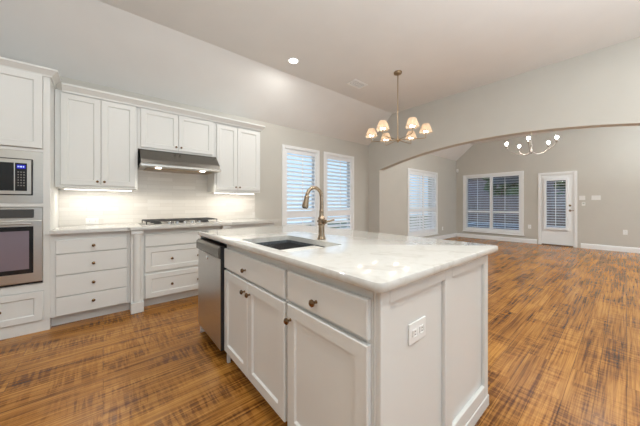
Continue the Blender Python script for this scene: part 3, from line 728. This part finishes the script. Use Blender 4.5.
for x0, x1, y0_, y1_ in ((-.16, .16, -.10, -.075), (-.16, .16, .075, .10), (-.16, -.135, -.075, .075), (.135, .16, -.075, .075)): box(b, vx+x0, vx+x1, vy+y0_, vy+y1_, HC-.012, HC-.0005)
obj('frame', b, 'plate', t)
b = NB()
for i in range(6): box(b, vx-.134, vx+.134, vy-.07+i*.026, vy-.056+i*.026, HC-.010, HC-.004)
obj('slats', b, 'plate', t)
b = NB(); box(b, vx-.134, vx+.134, vy-.0745, vy+.0745, HC-.003, HC-.0008); obj('duct_shade', b, mat('duct_shadow', (.18, .17, .17), .8), t)  # flat dark sheet behind the slats, coloured as the shade inside

# kitchen chandelier with six shades
hx, hy, hz = 3.52, 2.30, 2.19
t = thing('chandelier', (hx, hy, HC), 'six-arm brass chandelier with small fabric shades over the dining area', 'chandelier')
b = NB(); lathe(b, [(.062, HC-.0005), (.062, HC-.02), (.055, HC-.03), (.02, HC-.035)], 24, T(hx, hy, 0)); obj('canopy', b, 'gold', t, True)
b = NB(); tube(b, [(hx, hy, hz), (hx, hy, HC-.02)], .007, 12); obj('rod', b, 'gold', t, True)
b = NB(); lathe(b, [(.004, hz-.045), (.016, hz-.038), (.016, hz-.028), (.026, hz-.018), (.026, hz+.012), (.014, hz+.022), (.010, hz+.05)], 20, T(hx, hy, 0)); obj('hub', b, 'gold', t, True)
# camera looks along yaw 40 deg; arm angles about the hub
for k in range(6):
    a = math.radians(-58+60*k); c, s = math.cos(a), math.sin(a); r = .405
    px, py = hx+r*c, hy+r*s
    b = NB(); tube(b, [(hx+.02*c, hy+.02*s, hz-.005), (hx+.9*r*c, hy+.9*r*s, hz-.005), (px, py, hz-.003), (px, py, hz+.07)], .0055, 10)
    lathe(b, [(.018, hz+.066), (.020, hz+.074), (.011, hz+.078), (.011, hz+.11)], 16, T(px, py, 0)); arm = obj('arm', b, 'gold', t, True)
    q = NB(); n = 48; zb, zt2 = hz+.08, hz+.205; rows = 8; rg = []
    for i in range(rows+1):
        f = i/rows; rad = .094*(1-f)+.050*f
        rg.append([q.verts.new((px+(rad+.0022*math.cos(24*2*PI*j/n))*math.cos(2*PI*j/n), py+(rad+.0022*math.cos(24*2*PI*j/n))*math.sin(2*PI*j/n), zb+(zt2-zb)*f-(.008*(math.cos(8*2*PI*j/n)) if i == 0 else 0))) for j in range(n)])
    for u, v in zip(rg, rg[1:]): ring_faces(q, u, v)
    obj('lamp_shade', q, 'shade', t, True)
    b = NB(); lathe(b, [(.012, hz+.078), (.032, hz+.082), (.036, hz+.10), (.030, hz+.12), (.008, hz+.14)], 16, T(px, py, 0)); obj('bulb', b, 'bulb', t, True)
    lamp('chandelier_glow', 'POINT', (px, py, hz+.10), 1.8, (1, .88, .72), shadow_soft_size=.034)

# far room chandelier with bare bulbs
gx_, gy_ = 6.34, 1.19; gz_ = 2.195
t = thing('chandelier', (gx_, gy_, HC), 'dark-armed chandelier with bare bright bulbs beyond the arch', 'chandelier')
nick = mat('dark_nickel', (.42, .38, .35), .3, 1)
b = NB(); lathe(b, [(.06, HC-.0005), (.06, HC-.025), (.02, HC-.035)], 24, T(gx_, gy_, 0)); obj('canopy', b, nick, t, True)
b = NB(); tube(b, [(gx_, gy_, gz_+.05), (gx_, gy_, HC-.03)], .006, 10); obj('rod', b, nick, t, True)
b = NB(); lathe(b, [(.004, gz_-.04), (.018, gz_-.025), (.026, gz_), (.016, gz_+.03), (.012, gz_+.10), (.02, gz_+.12), (.008, gz_+.14)], 20, T(gx_, gy_, 0)); obj('hub', b, nick, t, True)
for k in range(5):
    a = math.radians(-79.3-96-72*k); c, s = math.cos(a), math.sin(a); r = .39; pts = []
    for i in range(15):
        f = i/14; pts.append((gx_+r*f*c, gy_+r*f*s, gz_+.01-.055*math.sin(PI*f*1.1)+.05*f*f+(.035 if i == 14 else 0)))
    px, py, pz = pts[-1]
    b = NB(); tube(b, pts, .006, 10); lathe(b, [(.012, pz-.005), (.026, pz+.004), (.028, pz+.010), (.012, pz+.014), (.012, pz+.05)], 16, T(px, py, 0)); obj('arm', b, nick, t, True)
    b = NB(); lathe(b, [(.009, pz+.051), (.022, pz+.07), (.027, pz+.088), (.018, pz+.107), (.004, pz+.114)], 16, T(px, py, 0)); obj('bulb', b, 'bulb2', t, True)
    lamp('far_chandelier_glow', 'POINT', (px, py, pz+.085), 11, (1, .93, .84), shadow_soft_size=.03)

# ------------------------------------------------------------------ small wall fittings in the far room
W_ = lambda y, z: FACE_B(y, z)
outlet('light_switch', W_(.772, 1.35), .115, .118, 'switch', 'two-gang white switch plate just right of the patio door', 'switch', gang=2)
outlet('light_switch', W_(.518, 1.35), .165, .118, 'switch', 'wider white switch plate further right of the patio door', 'switch', gang=3)
outlet('outlet', W_(.025, .487), .075, .118, 'socket', 'white outlet low on the back wall at the right edge', 'outlet')
outlet('outlet', W_(1.890, .50), .075, .118, 'socket', 'white outlet between the back window and patio door', 'outlet')
outlet('outlet', T(8.76, YF, .36), .075, .118, 'socket', 'white outlet right of the shuttered window on the far side wall', 'outlet')
t = thing('thermostat', (XF, .746, 1.185), 'small square white thermostat below the two-gang switch plate', 'thermostat')
q = bmesh.new(); box(q, -.035, .035, -.022, -.0005, -.047, .047, .006, 2); obj('case', merge(NB(), q, W_(.746, 1.185)), 'plate', t)
q = bmesh.new(); box(q, -.02, .02, -.0235, -.0225, 0, .03); obj('screen', merge(NB(), q, W_(.746, 1.185)), mat('lcd', (.5, .54, .5), .3), t)
t = thing('motion_sensor', (9.80, 3.94, 2.38), 'small white motion sensor high in the corner of the far room', 'sensor')
q = bmesh.new(); box(q, -.032, .032, -.045, -.0, -.06, .06, .012, 3); obj('case', merge(NB(), q, T(9.815, 3.955, 2.385) @ RZ(-PI/4)), 'plate', t, True)
q = bmesh.new(); box(q, -.02, .02, -.050, -.0455, -.04, .0, .002, 1); obj('lens', merge(NB(), q, T(9.815, 3.955, 2.385) @ RZ(-PI/4)), mat('sensor_lens', (.7, .7, .7), .3), t)

# ------------------------------------------------------------------ outside
b = NB(); box(b, XF+.151, 13.4, -7, 8, -.25, -.15); struct('trim_1', b, 'concrete', 'patio slab outside the back wall')
b = NB(); box(b, -8, 30, 4.30, 16, -.36, -.26); box(b, 13.41, 30, -12, 4.29, -.36, -.26); struct('ground', b, noisy('lawn', (.16, .20, .10), .9, .3, 5), 'lawn outside the house')
b = NB(); box(b, XF+.16, 14.0, -6, 4.1, 2.62, 2.72); box(b, 13.8, 14.0, -6, 4.1, 2.10, 2.619); struct('trim_2', b, 'soffit', 'patio roof outside the back wall')
t = thing('swimming_pool', (16.5, 2, -.26), 'teal swimming pool glimpsed low through the back window shutters', 'pool')
b = NB(); box(b, 14.2, 19.2, -3, 6.5, -.255, -.10); obj('water', b, 'water', t)
b = NB()
for x0, x1, y0_, y1_ in ((13.9, 14.19, -3.3, 6.8), (19.21, 19.5, -3.3, 6.8), (14.19, 19.21, -3.3, -3.01), (14.19, 19.21, 6.51, 6.8)): box(b, x0, x1, y0_, y1_, -.255, -.08, .02, 2)
obj('coping', b, 'concrete', t)
b = NB()
for i in range(110): box(b, 21.0, 21.03, -7+i*.15, -7+i*.15+.14, -.2+.02*random.random(), 1.75)
for z in (.2, 1.4): box(b, 21.031, 21.07, -7, 9.5, z, z+.09)
tag(obj('fence', b, 'wood_ext', None), 'brown board fence behind the pool outside the back window', 'fence')
t = thing('house', (25, 3, -.26), 'brick neighbouring house behind the fence, seen through the back shutters', 'house')
b = NB(); box(b, 25, 30, -8, 12.0, -.26, 3.4); obj('brick_wall', b, 'brick', t)
b = NB(); prism(b, [(24.7, 3.41), (30.5, 3.41), (27.6, 5.6)], 'y', -8.4, 12.4); obj('roof', b, 'roof', t)
def tree(x, y, h, rr, label):
    t = thing('tree', (x, y, -.26), label, 'tree', 'trees outside the back window')
    b = NB(); tube(b, [(x, y, -.26), (x+.05, y, h*.35), (x, y+.05, h*.6)], [.14, .10, .06], 10); obj('trunk', b, 'bark', t, True)
    b = NB()
    for i in range(26):
        a = random.random()*2*PI; q = random.random()**.5*rr; zz = h*.62+(random.random()-.5)*h*.5
        s = bmesh.new(); bmesh.ops.create_icosphere(s, subdivisions=2, radius=rr*(.28+.2*random.random()))
        for v in s.verts: v.co *= .8+.4*random.random()
        merge(b, s, T(x+q*math.cos(a), y+q*math.sin(a), zz))
    obj('crown', b, 'leaf', t)
tree(22.6, 5.9, 3.8, 1.1, 'leafy green tree behind the fence, left in the back window')
tree(22.3, 2.2, 3.2, .7, 'smaller green tree behind the fence beside the brick house')
